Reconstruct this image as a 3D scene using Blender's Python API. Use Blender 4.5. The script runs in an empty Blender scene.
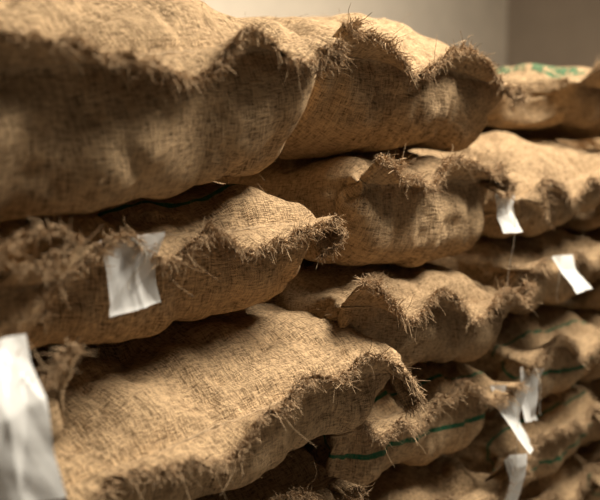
import bpy, numpy as np, math, time
from mathutils import Vector, Matrix, Euler
T0=time.time()
rng=np.random.default_rng(11)
CAMZ=1.05
S=[]
def sack(key,xc,z0,z1,slotw=.51,W=.61,y=0.,yaw=0.,roll=0.,pitch=0.,stripe=0.,top=0,L=.84,p=1.,seam=.6,belly=.22,fz=0.,both=0):
    S.append(dict(key=key,xc=xc,z0=z0,z1=z1,slotw=slotw,W=W,y=y,yaw=yaw,roll=roll,pitch=pitch,stripe=stripe,top=top,L=L,p=p,seam=seam,belly=belly,fz=fz,both=both))
# column Z (nearest, mostly left of the frame)
sack('Z2',.225,-.20,-.07,slotw=.53,W=.66,y=-.05,seam=.7,fz=-.3)
sack('Z3',.205,-.34,-.20,slotw=.53,W=.66,y=-.07,seam=.8,fz=-.3)
sack('Z4',.20,-.52,-.34)
# column A
sack('A1',.57,-.045,.315,slotw=.68,W=.82,y=-.06,top=1,roll=-11,seam=.47,belly=.32,fz=-.3,p=1.15)
sack('A2',.70,-.21,.01,slotw=.52,W=.65,y=.0,stripe=.07,roll=-2,seam=.58,belly=.34,fz=-1.0)
sack('A3',.77,-.41,-.21,slotw=.60,W=.70,y=-.07,roll=-4,yaw=-3,seam=.44,belly=.26,fz=-.3)
sack('A4',.74,-.62,-.41,slotw=.52,W=.64,y=-.0,fz=-.5)
# column B
sack('B1',1.25,.05,.35,slotw=.53,W=.65,y=.0,top=1,roll=1,seam=.43,belly=.26,fz=-.1)
sack('B2',1.24,-.15,.05,slotw=.50,W=.66,y=.0,roll=-1,seam=.66,belly=.36,fz=-.2,yaw=2)
sack('B3',1.24,-.36,-.15,slotw=.52,W=.64,y=-.03,roll=7,seam=.58,belly=.38,fz=.1,yaw=0,p=1.15)
sack('B4',1.26,-.56,-.36,slotw=.50,W=.61,y=.0,stripe=.035,seam=.66,belly=.32,both=1,fz=-.2,roll=2)
sack('B5',1.27,-.75,-.56,fz=.2)
# column C
sack('C1',1.82,-.11,.11,slotw=.51,W=.62,y=-.02,top=1,roll=-7,seam=.40,belly=.22,fz=-.1)
sack('C2',1.80,-.31,-.11,slotw=.49,W=.62,y=.0,seam=.58,belly=.34,fz=-.3,yaw=2,roll=-2)
sack('C3',1.80,-.51,-.31,slotw=.49,y=-.01,stripe=.04,W=.60,seam=.58,belly=.34,fz=-.4,both=1,roll=2)
sack('C4',1.80,-.70,-.51,slotw=.49,stripe=.04,W=.60,fz=-.4,seam=.55,belly=.30,both=1)
# column D
sack('D1',2.16,.105,.27,top=1,stripe=-1.,y=.03,yaw=4)
sack('D2',2.34,-.16,.08)
sack('D3',2.34,-.36,-.16)
sack('D4',2.34,-.56,-.36)
sack('E1',2.87,.00,.20,top=1)
N=len(S)
C=112; V=74; s=4
g=lambda k:np.array([d[k] for d in S],dtype=np.float32)
W=g('W');L=g('L');H=g('z1')-g('z0');SW=g('slotw');TOP=g('top');SE=g('seam')
Lc=(2*W/C)[:,None,None]
mir=(-np.arange(C))%C
ci=np.arange(C)
xx=np.where(ci<=C//2,-.5+ci/(C/2),.5-(ci-C//2)/(C/2))
vv=(np.arange(V)-s)
Lv0=(L/(V-1-s))[:,None,None]
vm=np.arange(V-1)
bprof=np.where(ci>C//2,np.abs(np.sin(np.pi*(ci-C//2)/(C/2))),0)[:,None]**.8*np.where((vm>=s)&(vm<s+16),1.,0)[None,:]
LV=Lv0*(1+g('belly')[:,None,None]*1.5*bprof[None]).astype(np.float32)
zs=np.where(ci<=C//2,1.,-1.)*(np.abs(np.cos(np.pi*xx)))
P=np.zeros((N,C,V,3),np.float32)
P[...,0]=xx[None,:,None]*W[:,None,None]*.97
P[...,1]=vv[None,None,:]*Lv0
vprof=np.sin(np.pi*np.clip(vv/(V-1-s),0,1))**.5
P[...,2]=H[:,None,None]*.5+zs[None,:,None]*vprof[None,None,:]*.05
def smooth(a,n):
    for _ in range(n):
        a=(a+np.roll(a,1,1)+np.roll(a,-1,1)+np.roll(a,1,2)+np.roll(a,-1,2))/5
    return a
nz=smooth(rng.standard_normal(P.shape).astype(np.float32),5)
P+=nz*.04
Q=P.copy()
rs=np.ones((N,C,V),np.float32)
rs[:,:,s]=.90; rs[:,:,s-1]=.95; rs[:,:,s+1]=.97; rs[:,:,s-2]=1.02;rs[:,:,0]=1.14;rs[:,:,1]=1.09
def field(n):
    a=smooth(rng.standard_normal((N,C,V)).astype(np.float32),n);return (a/a.std()).clip(-2.2,2.2)
rs*=1+.024*field(7)
LV=LV*(1+.024*field(7)[:,:,:-1])
ear=np.exp(-(np.minimum(np.minimum(ci,C-ci),abs(ci-C//2))/4.)**2).astype(np.float32)
LV[:,:,:s]*=1.08+.25*ear[None,:,None]
fn=rng.standard_normal((N,C)).astype(np.float32)
for _ in range(9): fn=(fn+np.roll(fn,1,1)+np.roll(fn,-1,1))/3
fn/=fn.std(); fn=.5*(fn+fn[:,mir])
ph=rng.uniform(0,6.28,(N,4)).astype(np.float32)
key2={d['key']:i for i,d in enumerate(S)}
phL=ph.copy(); phU=ph.copy()
for i,d in enumerate(S):
    k=d['key']; up=k[0]+str(int(k[1])-1)
    if up in key2: phU[i]=phL[key2[up]]
def bound(phx,x,y):
    a=phx[:,0][:,None,None];b=phx[:,1][:,None,None]
    return .014*np.sin(8*x+a)+.010*np.sin(9*y+b)
def con(A,B,rest,k):
    d=B-A
    l=np.sqrt((d*d).sum(-1))+1e-9
    return (k*.5*(l-rest)/l)[...,None]*d
LcR=Lc*rs
def stretch(P,it):
    A=P[:,0::2];B=P[:,1::2]
    f=con(A,B,LcR[:,0::2],1.); P[:,0::2]+=f;P[:,1::2]-=f
    A=P[:,1::2];B=np.roll(P[:,0::2],-1,1)
    f=con(A,B,LcR[:,1::2],1.); P[:,1::2]+=f;P[:,0::2]-=np.roll(f,1,1)
    for o in (0,1):
        n=(V-o)//2
        A=P[:,:,o:o+2*n:2];B=P[:,:,o+1:o+2*n:2]
        f=con(A,B,LV[:,:,o:o+2*n:2],1.);P[:,:,o:o+2*n:2]+=f;P[:,:,o+1:o+2*n:2]-=f
    D=np.sqrt(Lc**2+LV**2); k=.2
    if it%2==0:
        for o in (0,1):
            if o==0: A=P[:,0::2];B=P[:,1::2];DD=D[:,0::2]
            else: A=P[:,1::2];B=np.roll(P[:,0::2],-1,1);DD=D[:,1::2]
            f=con(A[:,:,:-1],B[:,:,1:],DD,k)
            f2=con(A[:,:,1:],B[:,:,:-1],DD,k)
            fa=np.zeros_like(A);fb=np.zeros_like(A)
            fa[:,:,:-1]+=f;fb[:,:,1:]-=f;fa[:,:,1:]+=f2;fb[:,:,:-1]-=f2
            if o==0: P[:,0::2]+=fa;P[:,1::2]+=fb
            else: P[:,1::2]+=fa;P[:,0::2]+=np.roll(fb,1,1)
STEPS=120;IT=9
Hh=H[:,None,None]
topfree=TOP[:,None,None]
pw=g('p')[:,None,None]
FZ=g('fz')[:,None,None]
fall=np.exp(-(np.clip(np.arange(V)-s,0,None)/3.)**2).astype(np.float32)
pvar=1+.4*field(8)
for st in range(STEPS):
    vel=(P-Q)*.92; Q=P.copy()
    tc=np.roll(P,-1,1)-np.roll(P,1,1)
    tv=np.gradient(P,axis=2)*2
    nrm=np.cross(tc,tv); nrm/=np.sqrt((nrm**2).sum(-1,keepdims=True))+1e-9
    pr=(.0004+.0021*np.clip((Hh-P[...,2])/Hh,0,1.3))*pw*pvar
    pr[:,:,:s+1]=0
    P=P+vel+nrm*pr[...,None]
    P[...,2]-=.0003
    P[:,:,:s-1,2]+=.0001+.0006*fn[:,:,None]+.0008*FZ
    P[:,:,:s-1,1]-=.0006
    lap=(np.roll(P,1,1)+np.roll(P,-1,1))*.5-P
    P+=lap*.026
    lapv=np.zeros_like(P);lapv[:,:,1:-1]=(P[:,:,2:]+P[:,:,:-2])*.5-P[:,:,1:-1]
    P+=lapv*.026
    dz=(SE*H-P[:,:,s,2].mean(1))*.12
    P[...,2]+=dz[:,None,None]*fall
    zr=P[:,:,s,2]; P[:,:,s-1:s+2,2]-=(.18*(zr-zr.mean(1,keepdims=True)))[:,:,None]
    yr=P[:,:,s,1]; P[:,:,s-1:s+2,1]-=(.14*(yr-yr.mean(1,keepdims=True)))[:,:,None]
    for it in range(IT):
        stretch(P,it)
        m=.5*(P[:,:,s]+P[:,mir,s]);P[:,:,s]=m
        m=.5*(P[:,:,-1]+P[:,mir,-1]);P[:,:,-1]=m
        fl=P[:,:,:s];P[:,:,:s]=fl*.75+.25*.5*(fl+fl[:,mir])
        if it%3==2:
            x=P[...,0];y=P[...,1]
            fr=np.clip((.14-y)/.14,0,1.4)**2
            lo=bound(phL,x,y)-fr*.018
            hi=Hh+bound(phU,x,y)+fr*.005+topfree*.05
            P[...,2]=np.clip(P[...,2],lo,hi)
            hw=(SW/2)[:,None,None]+.025*np.clip((.05-y)/.05,0,1)-.012*np.clip((.2-y)/.2,0,1)
            P[...,0]=np.clip(x,-hw,hw)
    sh=P[:,:,s,1].mean(1)
    P[...,1]-=sh[:,None,None];Q[...,1]-=sh[:,None,None]
print('sim',time.time()-T0)
# gathers radiating from the seam + grain lumps
tc=np.roll(P,-1,1)-np.roll(P,1,1);tv=np.gradient(P,axis=2);nrm=np.cross(tc,tv);nrm/=np.sqrt((nrm**2).sum(-1,keepdims=True))+1e-9
g1=rng.standard_normal((N,C)).astype(np.float32)
g1=(g1+np.roll(g1,1,1))/2;g1/=g1.std()
g2=rng.uniform(2.,9.,(N,C)).astype(np.float32)
vd=np.clip(vv,0,None)[None,None,:]
disp=.0034*g1[:,:,None]*np.exp(-vd/g2[:,:,None])*(vd>0)
lump=field(10)
crease=-np.exp(-(field(9)/.15)**2)
crease2=-np.exp(-(field(16)/.10)**2)
env=np.clip(vd/3.,0,1)
disp=disp+.007*lump*env+.004*crease*env+.009*crease2*env
P+=nrm*disp[...,None].astype(np.float32)
def cr(a,ax,k,periodic):
    n=a.shape[ax]
    if periodic: g_=lambda o:np.roll(a,-o,ax)
    else:
        def g_(o):
            idx=np.clip(np.arange(n)+o,0,n-1);return np.take(a,idx,ax)
    p0,p1,p2,p3=g_(-1),g_(0),g_(1),g_(2)
    outs=[]
    for j in range(k):
        t=j/k
        outs.append(.5*((2*p1)+(-p0+p2)*t+(2*p0-5*p1+4*p2-p3)*t*t+(-p0+3*p1-3*p2+p3)*t**3))
    o=np.stack(outs,ax+1)
    sh=list(a.shape);sh[ax]=n*k
    o=o.reshape(sh)
    if not periodic:
        o=np.take(o,np.arange((n-1)*k+1),ax)
    return o
# ---------------------------------------------------------------- materials
def nt(name):
    m=bpy.data.materials.new(name);m.use_nodes=True
    t=m.node_tree;t.nodes.clear();return m,t
def burlap(name,stripe,umax):
    m,t=nt(name);N_=t.nodes;K=t.links.new
    out=N_.new('ShaderNodeOutputMaterial');b=N_.new('ShaderNodeBsdfPrincipled');K(b.outputs[0],out.inputs[0])
    b.inputs['Roughness'].default_value=.95
    b.inputs['Specular IOR Level'].default_value=.12
    uv=N_.new('ShaderNodeUVMap');uv.uv_map='UVMap'
    oi=N_.new('ShaderNodeObjectInfo')
    sc=N_.new('ShaderNodeVectorMath');sc.operation='SCALE';sc.inputs[0].default_value=(7.3,5.1,3.);K(oi.outputs['Random'],sc.inputs['Scale'])
    ad=N_.new('ShaderNodeVectorMath');ad.operation='ADD';K(uv.outputs[0],ad.inputs[0]);K(sc.outputs[0],ad.inputs[1])
    def noise(scale,vec,detail=2,rough=.5,mapscale=None):
        src=vec
        if mapscale:
            mp=N_.new('ShaderNodeMapping');mp.inputs['Scale'].default_value=mapscale;K(vec,mp.inputs[0]);src=mp.outputs[0]
        n=N_.new('ShaderNodeTexNoise');n.inputs['Scale'].default_value=scale;n.inputs['Detail'].default_value=detail;n.inputs['Roughness'].default_value=rough
        K(src,n.inputs['Vector']);return n.outputs['Fac']
    def math_(op,a,b_=None,c=None):
        n=N_.new('ShaderNodeMath');n.operation=op
        for i,v in enumerate((a,b_,c)):
            if v is None: continue
            if isinstance(v,(int,float)): n.inputs[i].default_value=v
            else: K(v,n.inputs[i])
        return n.outputs[0]
    U=ad.outputs[0]
    w1=noise(1,U,1,.5,(660,95,1)); w2=noise(1,U,1,.5,(95,660,1))
    weave=math_('ADD',w1,w2)
    sep=N_.new('ShaderNodeSeparateXYZ');K(uv.outputs[0],sep.inputs[0])
    sx=math_('SINE',math_('MULTIPLY',sep.outputs[0],2*math.pi/.0028))
    sy=math_('SINE',math_('MULTIPLY',sep.outputs[1],2*math.pi/.0028))
    grid=math_('MULTIPLY',sx,sy)
    h=math_('ADD',math_('MULTIPLY',weave,1.35),math_('MULTIPLY',grid,.2))
    h=math_('SUBTRACT',h,.15)
    big=noise(5,U,3,.6); mid=noise(28,U,4,.65)
    ramp=N_.new('ShaderNodeValToRGB');e=ramp.color_ramp.elements
    e[0].position=.365;e[0].color=(.080,.046,.022,1)
    e[1].position=.72;e[1].color=(.61,.42,.238,1)
    f=math_('ADD',math_('MULTIPLY',h,.44),math_('MULTIPLY',big,.2))
    f=math_('ADD',f,math_('MULTIPLY',mid,.14))
    f=math_('SUBTRACT',f,.08)
    K(f,ramp.inputs[0])
    col=ramp.outputs[0]
    if stripe!=0:
        fac=1.
        if stripe>0:
            wob=noise(14,U,2)
            yv=math_('ADD',sep.outputs[1],math_('MULTIPLY',math_('SUBTRACT',wob,.5),.006))
            d=math_('ABSOLUTE',math_('SUBTRACT',yv,stripe))
            mk=math_('MULTIPLY',math_('LESS_THAN',d,.0030),math_('LESS_THAN',sep.outputs[0],umax))
        else:
            d=math_('ABSOLUTE',math_('SUBTRACT',sep.outputs[1],.21))
            d2=math_('ABSOLUTE',math_('SUBTRACT',sep.outputs[0],.13))
            band=math_('MULTIPLY',math_('LESS_THAN',d,.17),math_('LESS_THAN',d2,.045))
            blob=noise(1,U,1,.4,(18,34,1))
            ln_=math_('GREATER_THAN',math_('ABSOLUTE',math_('SUBTRACT',blob,.5)),.035)
            mk=math_('MULTIPLY',band,ln_)
            fac=.85
        mk=math_('MINIMUM',math_('MULTIPLY',mk,math_('ADD',math_('MULTIPLY',w1,.9),.45)),1.)
        mk=math_('MULTIPLY',mk,fac)
        mx=N_.new('ShaderNodeMix');mx.data_type='RGBA';K(mk,mx.inputs['Factor']);K(col,mx.inputs['A']);mx.inputs['B'].default_value=(.014,.15,.075,1)
        col=mx.outputs['Result']
    br=N_.new('ShaderNodeHueSaturation');K(col,br.inputs['Color'])
    K(math_('ADD',math_('MULTIPLY',oi.outputs['Random'],.3),.83),br.inputs['Value'])
    K(br.outputs[0],b.inputs['Base Color'])
    bp=N_.new('ShaderNodeBump');bp.inputs['Strength'].default_value=1;bp.inputs['Distance'].default_value=.0024
    K(math_('ADD',h,math_('MULTIPLY',mid,3.)),bp.inputs['Height']);K(bp.outputs[0],b.inputs['Normal'])
    return m
def simple(name,col,rough=.8,bump=0,bs=50,var=.1,transl=0):
    m,t=nt(name);N_=t.nodes;K=t.links.new
    out=N_.new('ShaderNodeOutputMaterial');b=N_.new('ShaderNodeBsdfPrincipled');K(b.outputs[0],out.inputs[0])
    b.inputs['Roughness'].default_value=rough;b.inputs['Specular IOR Level'].default_value=.4 if transl else .2
    tc=N_.new('ShaderNodeTexCoord');n=N_.new('ShaderNodeTexNoise');n.inputs['Scale'].default_value=bs;n.inputs['Detail'].default_value=4
    K(tc.outputs['Object'],n.inputs['Vector'])
    r=N_.new('ShaderNodeValToRGB');r.color_ramp.elements[0].position=.3;r.color_ramp.elements[1].position=.7
    r.color_ramp.elements[0].color=tuple(c*(1-var) for c in col)+(1,);r.color_ramp.elements[1].color=tuple(min(1,c*(1+var)) for c in col)+(1,)
    K(n.outputs['Fac'],r.inputs[0]);K(r.outputs[0],b.inputs['Base Color'])
    if transl:
        tr=N_.new('ShaderNodeBsdfTranslucent');K(r.outputs[0],tr.inputs[0])
        mx=N_.new('ShaderNodeMixShader');mx.inputs[0].default_value=transl;K(b.outputs[0],mx.inputs[1]);K(tr.outputs[0],mx.inputs[2]);K(mx.outputs[0],out.inputs[0])
    if bump:
        bp=N_.new('ShaderNodeBump');bp.inputs['Strength'].default_value=.5;bp.inputs['Distance'].default_value=bump
        K(n.outputs['Fac'],bp.inputs['Height']);K(bp.outputs[0],b.inputs['Normal'])
    return m
mat_cache={}
def bmat(d):
    st=d['stripe'];um=9. if (d['both'] or st<=0) else d['W'];k=(st,um)
    if k not in mat_cache: mat_cache[k]=burlap('burlap_%d'%len(mat_cache),st,um)
    return mat_cache[k]
m_thread=simple('jute_thread',(.46,.32,.19),.95,bs=200,var=.35)
m_twine=simple('seam_twine',(.42,.30,.18),.95,bs=200,var=.3)
m_tag=simple('plastic_label',(.85,.85,.82),.28,bump=.002,bs=22,var=.03,transl=.3)
m_string=simple('white_string',(.75,.70,.60),.8,bs=100,var=.1)
def tube(path,rad,nseg=3):
    M,K,_=path.shape
    t=np.gradient(path,axis=1);t/=np.linalg.norm(t,axis=-1,keepdims=True)+1e-9
    ref=np.array([.3,.5,.81]);a=np.cross(t,ref);a/=np.linalg.norm(a,axis=-1,keepdims=True)+1e-9
    b=np.cross(t,a)
    rings=[]
    for j in range(nseg):
        an=2*math.pi*j/nseg
        rings.append(path+rad[...,None]*(math.cos(an)*a+math.sin(an)*b))
    v=np.stack(rings,2)
    idx=np.arange(M*K*nseg).reshape(M,K,nseg)
    f=np.stack([idx[:,:-1],idx[:,1:],np.roll(idx,-1,2)[:,1:],np.roll(idx,-1,2)[:,:-1]],-1).reshape(-1,4)
    return v.reshape(-1,3),f
def build_mesh(name,parts,mats):
    vs=[];fs=[];mi=[];uvs=[];o=0
    for v,f,m_,uv in parts:
        vs.append(v);fs.append(f+o);o+=len(v);mi.append(np.full(len(f),m_,np.int32))
        uvs.append(uv if uv is not None else np.zeros((len(f)*4,2)))
    vs=np.concatenate(vs);fs=np.concatenate(fs);mi=np.concatenate(mi);uvs=np.concatenate(uvs)
    me=bpy.data.meshes.new(name)
    me.vertices.add(len(vs));me.vertices.foreach_set('co',vs.astype(np.float32).ravel())
    me.loops.add(len(fs)*4);me.loops.foreach_set('vertex_index',fs.astype(np.int32).ravel())
    me.polygons.add(len(fs));me.polygons.foreach_set('loop_start',np.arange(0,len(fs)*4,4,dtype=np.int32))
    me.update(calc_edges=True)
    me.polygons.foreach_set('material_index',mi)
    me.polygons.foreach_set('use_smooth',np.ones(len(fs),bool))
    ul=me.uv_layers.new(name='UVMap');ul.data.foreach_set('uv',uvs.astype(np.float32).ravel())
    for m_ in mats: me.materials.append(m_)
    me.update();me.validate()
    return me
info={}
for i,d in enumerate(S):
    near=d['key'] in('A1','A2','A3','A4','B1','B2','B3','B4')
    K=2
    A=cr(cr(P[i],0,K,True),1,K,False).astype(np.float64)
    cN,vN=A.shape[:2]
    lc=2*d['W']/cN; lv=d['L']/(V-1-s)/K
    cu=np.arange(cN+1)*lc; vu=(np.arange(vN)-s*K)*lv
    idx=np.arange(cN*vN).reshape(cN,vN)
    nx=np.roll(idx,-1,0)
    f=np.stack([idx[:,:-1],nx[:,:-1],nx[:,1:],idx[:,1:]],-1).reshape(-1,4)
    c0=np.repeat(cu[:-1,None],vN-1,1);c1=np.repeat(cu[1:,None],vN-1,1)
    v0=np.repeat(vu[None,:-1],cN,0);v1=np.repeat(vu[None,1:],cN,0)
    uv=np.stack([np.stack([c0,v0],-1),np.stack([c1,v0],-1),np.stack([c1,v1],-1),np.stack([c0,v1],-1)],2).reshape(-1,2)
    tc=np.roll(A,-1,0)-np.roll(A,1,0);tv=np.gradient(A,axis=1);nr=np.cross(tc,tv);nr/=np.linalg.norm(nr,axis=-1,keepdims=True)+1e-9
    A[:,:s*K]+=nr[:,:s*K]*.0025
    rag=rng.uniform(-.004,.004,cN);out=A[:,0]-A[:,1];out/=np.linalg.norm(out,axis=-1,keepdims=True)+1e-9
    A[:,0]+=out*rag[:,None]
    per=26 if near else 14
    root=np.repeat(A[:,0],per,0);nxt=np.repeat(np.roll(A[:,0],-1,0),per,0)
    tt=rng.uniform(0,1,(len(root),1));root=root*(1-tt)+nxt*tt-np.repeat(out,per,0)*rng.uniform(.001,.008,(len(root),1))
    M=len(root)
    nrr=np.repeat(nr[:,1],per,0)
    clump=np.repeat(rng.normal(0,.4,(cN,3)),per,0)
    dirn=np.repeat(out,per,0)+clump+nrr*rng.uniform(0,.45,(M,1))+rng.normal(0,.22,(M,3));dirn/=np.linalg.norm(dirn,axis=-1,keepdims=True)
    ln=rng.gamma(3.,.0015,M)*np.repeat(rng.uniform(.5,1.4,cN),per)
    longm=rng.uniform(0,1,M)<.004;ln[longm]*=3
    ln=ln.clip(.002,.026)
    curl=rng.normal(0,.8,(M,3));curl[:,2]-=.4
    NT=7
    ts=np.linspace(0,1,NT)
    w_a=rng.normal(0,1,(M,3));w_p=rng.uniform(0,6.28,(M,1));w_f=rng.uniform(4,9,(M,1))
    wig=.24*w_a[:,None]*(np.sin(w_p+w_f*ts[None])*ts[None])[...,None]
    path=root[:,None]+(dirn[:,None]*ts[None,:,None]+curl[:,None]*(ts**2)[None,:,None]+wig)*ln[:,None,None]
    rad=np.outer(rng.uniform(.0003,.0009,M),np.array([1,1,1,.9,.8,.7,.45]))
    fv,ff=tube(path,rad,3)
    half=cN//2
    seam=A[1:half,s*K]
    up=nr[1:half,s*K+1]
    tw=seam+up*(.0030+.0016*np.sin(np.arange(len(seam))*1.6))[:,None]
    tvv,tf=tube(tw[None],np.full((1,len(tw)),.0014),5)
    lowr=A[cN-1:half:-1,s*K];upl=nr[cN-1:half:-1,s*K+1]
    tw2=lowr+upl*(.0030+.0016*np.sin(np.arange(len(lowr))*1.6))[:,None]
    tv2,tf2=tube(tw2[None],np.full((1,len(tw2)),.0014),5)
    nf=600 if near else 80
    ca=rng.integers(0,cN,nf);va=rng.integers(s*K,int(vN*.45),nf)
    r0=A[ca,va];n0=nr[ca,va]
    ts=np.linspace(0,1,5)
    d0=n0*.25+rng.normal(0,.5,(nf,3));cu0=rng.normal(0,.7,(nf,3));l0=rng.gamma(2,.0026,nf)
    p0=r0[:,None]+(d0[:,None]*ts[None,:,None]+cu0[:,None]*(ts**2)[None,:,None])*l0[:,None,None]
    hv,hf=tube(p0,np.outer(np.full(nf,.00026),np.ones(5)),3)
    me=build_mesh('burlap_sack_mesh',[(A.reshape(-1,3),f,0,uv),(fv,ff,1,None),(tvv,tf,2,None),(tv2,tf2,2,None),(hv,hf,1,None)],[bmat(d),m_thread,m_twine])
    ob=bpy.data.objects.new('burlap_sack',me);bpy.context.collection.objects.link(ob)
    ob.location=(d['xc'],d['y'],CAMZ+d['z0'])
    ob.rotation_euler=(math.radians(d['pitch']),math.radians(d['roll']),math.radians(d['yaw']))
    Mx=Matrix.LocRotScale(ob.location,ob.rotation_euler,None)
    info[d['key']]=(A,Mx,cN,K,me)
print('mesh',time.time()-T0)
def reuse(key,xc,z0,y=0.,zs=1.):
    ob=bpy.data.objects.new('burlap_sack',info[key][4]);bpy.context.collection.objects.link(ob)
    ob.location=(xc,y,CAMZ+z0);ob.scale=(1,1,zs)
reuse('C3',.20,-.72);reuse('B4',.20,-.90,zs=.92)
reuse('B5',.74,-.80,zs=.9);reuse('C2',.74,-.90,zs=.5)
reuse('C4',1.27,-.90,zs=.8)
reuse('B3',1.80,-.89,.03)
reuse('A2',2.33,-.74,.03);reuse('C4',2.33,-.90,zs=.85)
for z_ in (-.2,-.4,-.6,-.8): reuse('D3',2.87,z_)
reuse('D4',2.87,-.90,zs=.5)
# ---------------------------------------------------------------- tags
def tag(key,frac,w,h,lean=.25,twist=0.,seed=0,lift=0.,yaw=0.,string=.1):
    A,Mx,cN,K,_=info[key]
    r=np.random.default_rng(seed)
    c=int(frac*cN/2)
    p=Mx@Vector(A[c,1])
    nx_,ny_=40,48
    u=np.linspace(-.5,.5,nx_+1)[:,None]*w+0*np.zeros((1,ny_+1));v=np.linspace(0,1,ny_+1)[None,:]*h+0*u
    cr_=np.zeros_like(u)
    for k in range(9):
        th=r.uniform(0,math.pi);o=r.uniform(-.1,1)*h
        dd=u*math.cos(th)+(v-o)*math.sin(th)
        cr_+=r.uniform(.12,.34)*np.abs(dd)*(1 if k%2 else -1)
    for k in range(4):
        th=r.uniform(0,math.pi);per_=r.uniform(.025,.05)
        dd=(u*math.cos(th)+v*math.sin(th))/per_+r.uniform(0,1)
        cr_+=.0018*np.abs((dd%1)-.5)*2*r.uniform(.3,1)*(1 if k%2 else -1)
    cr_-=cr_[nx_//2,0]
    cr_+=.25*h*r.uniform(-.5,.5)*(v/h)**2
    u=u*(1-.12*np.sin(v/h*3.1))
    ct,st_=math.cos(twist),math.sin(twist)
    x=u*ct+v*st_;z=-(v*ct)+u*st_
    y=-lean*v-.005+cr_
    cy,sy=math.cos(yaw),math.sin(yaw)
    vs=np.stack([p.x+x*cy-y*sy,p.y+x*sy+y*cy,p.z+z+lift],-1)
    idx=np.arange((nx_+1)*(ny_+1)).reshape(nx_+1,ny_+1)
    f=np.stack([idx[:-1,:-1],idx[:-1,1:],idx[1:,1:],idx[1:,:-1]],-1).reshape(-1,4)
    # tie string: from the sack mouth through the tag head, loose end dangling beside it
    q=np.array(vs[nx_//2,1]);s0=np.array(Mx@Vector(A[c,s*K]))
    tt=np.linspace(0,1,24)[:,None]
    a_=s0+(q-s0)*tt[:10]/tt[9]
    e_=q+np.array([.004,-.012,-string])*tt+np.array([.012*math.sin(seed),-.01,0])*np.sin(tt*5)
    pth=np.concatenate([a_,e_])[None]
    sv,sf=tube(pth,np.full((1,pth.shape[1]),.0006),5)
    me=build_mesh('paper_tag_mesh',[(vs.reshape(-1,3),f,0,None),(sv,sf,1,None)],[m_tag,m_string])
    o=bpy.data.objects.new('paper_tag',me);bpy.context.collection.objects.link(o)
tag('A2',.33,.08,.088,seed=1,twist=.1,string=.06)
tag('Z3',.82,.08,.15,seed=12,lean=.2,lift=.035)
tag('B2',.94,.065,.08,seed=3,string=.2)
tag('C2',.30,.10,.07,seed=4,lean=.5,lift=.04)
tag('C3',.14,.08,.11,seed=5,twist=-.2)
tag('B4',.90,.075,.12,seed=18,lean=.4,lift=.01,string=.18)
tag('B5',.98,.07,.12,seed=7,lift=.02)
# ---------------------------------------------------------------- pallet, room
def boxes(name,bl,mat):
    parts=[]
    for lo,hi in bl:
        x0,y0,z0=lo;x1,y1,z1=hi
        v=np.array([(x,y,z) for x in(x0,x1) for y in(y0,y1) for z in(z0,z1)],float)
        f=np.array([(0,1,3,2),(4,6,7,5),(0,4,5,1),(2,3,7,6),(0,2,6,4),(1,5,7,3)])
        parts.append((v,f,0,None))
    me=build_mesh(name,parts,[mat]);me.polygons.foreach_set('use_smooth',np.zeros(len(me.polygons),bool))
    o=bpy.data.objects.new(name,me);bpy.context.collection.objects.link(o);return o
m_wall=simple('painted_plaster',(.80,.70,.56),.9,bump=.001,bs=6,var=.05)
m_wall2=simple('painted_plaster_shaded',(.33,.265,.20),.9,bump=.001,bs=6,var=.05)  # right wall's shade put into the colour: darker copy of the plaster
m_floor=simple('concrete',(.22,.20,.18),.85,bump=.002,bs=8,var=.2)
m_wood=simple('pallet_wood',(.36,.25,.15),.85,bump=.001,bs=12,var=.25)
boxes('floor',[((-3,-3,-.1),(5.6,2.3,0))],m_floor)
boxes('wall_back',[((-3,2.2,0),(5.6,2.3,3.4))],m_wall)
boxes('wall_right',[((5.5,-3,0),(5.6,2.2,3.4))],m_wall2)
for x0 in (-.1,1.02,2.14):
    bl=[((x0+k*.2,.0,.085),(x0+k*.2+.12,.95,.10)) for k in range(6)]
    bl+=[((x0,y_,.018),(x0+1.11,y_+.1,.085)) for y_ in (.0,.42,.85)]
    bl+=[((x0,y_,.0),(x0+1.11,y_+.1,.018)) for y_ in (.0,.42,.85)]
    boxes('wooden_pallet',bl,m_wood)
def area(name,loc,tgt,size,e,col):
    l=bpy.data.lights.new(name,'AREA');l.shape='RECTANGLE';l.size=size[0];l.size_y=size[1];l.energy=e;l.color=col
    o=bpy.data.objects.new(name,l);bpy.context.collection.objects.link(o);o.location=loc
    o.rotation_euler=(Vector(tgt)-Vector(loc)).to_track_quat('-Z','Y').to_euler()
area('window_light',(1.9,-.8,3.0),(1.2,.25,.95),(1.0,1.0),185,(1,.91,.775))
area('added_wall_fill',(3.0,1.2,3.3),(3.2,2.2,1.2),(.8,.4),14,(1,.89,.74))  # made-up lamp, added to brighten the back wall
w=bpy.data.worlds.new('World');bpy.context.scene.world=w;w.use_nodes=True
w.node_tree.nodes['Background'].inputs[0].default_value=(1,.82,.62,1);w.node_tree.nodes['Background'].inputs[1].default_value=.042
cam=bpy.data.cameras.new('camera');co=bpy.data.objects.new('camera',cam);bpy.context.collection.objects.link(co)
co.location=(0,-.85,CAMZ);co.rotation_euler=(math.radians(90-5.5),0,math.radians(-47.3));cam.lens=50;cam.sensor_width=36
cam.clip_start=.01
cam.dof.use_dof=True;cam.dof.focus_distance=1.25;cam.dof.aperture_fstop=2.8
bpy.context.scene.camera=co
bpy.context.scene.view_settings.view_transform='Standard'
print('done',time.time()-T0)
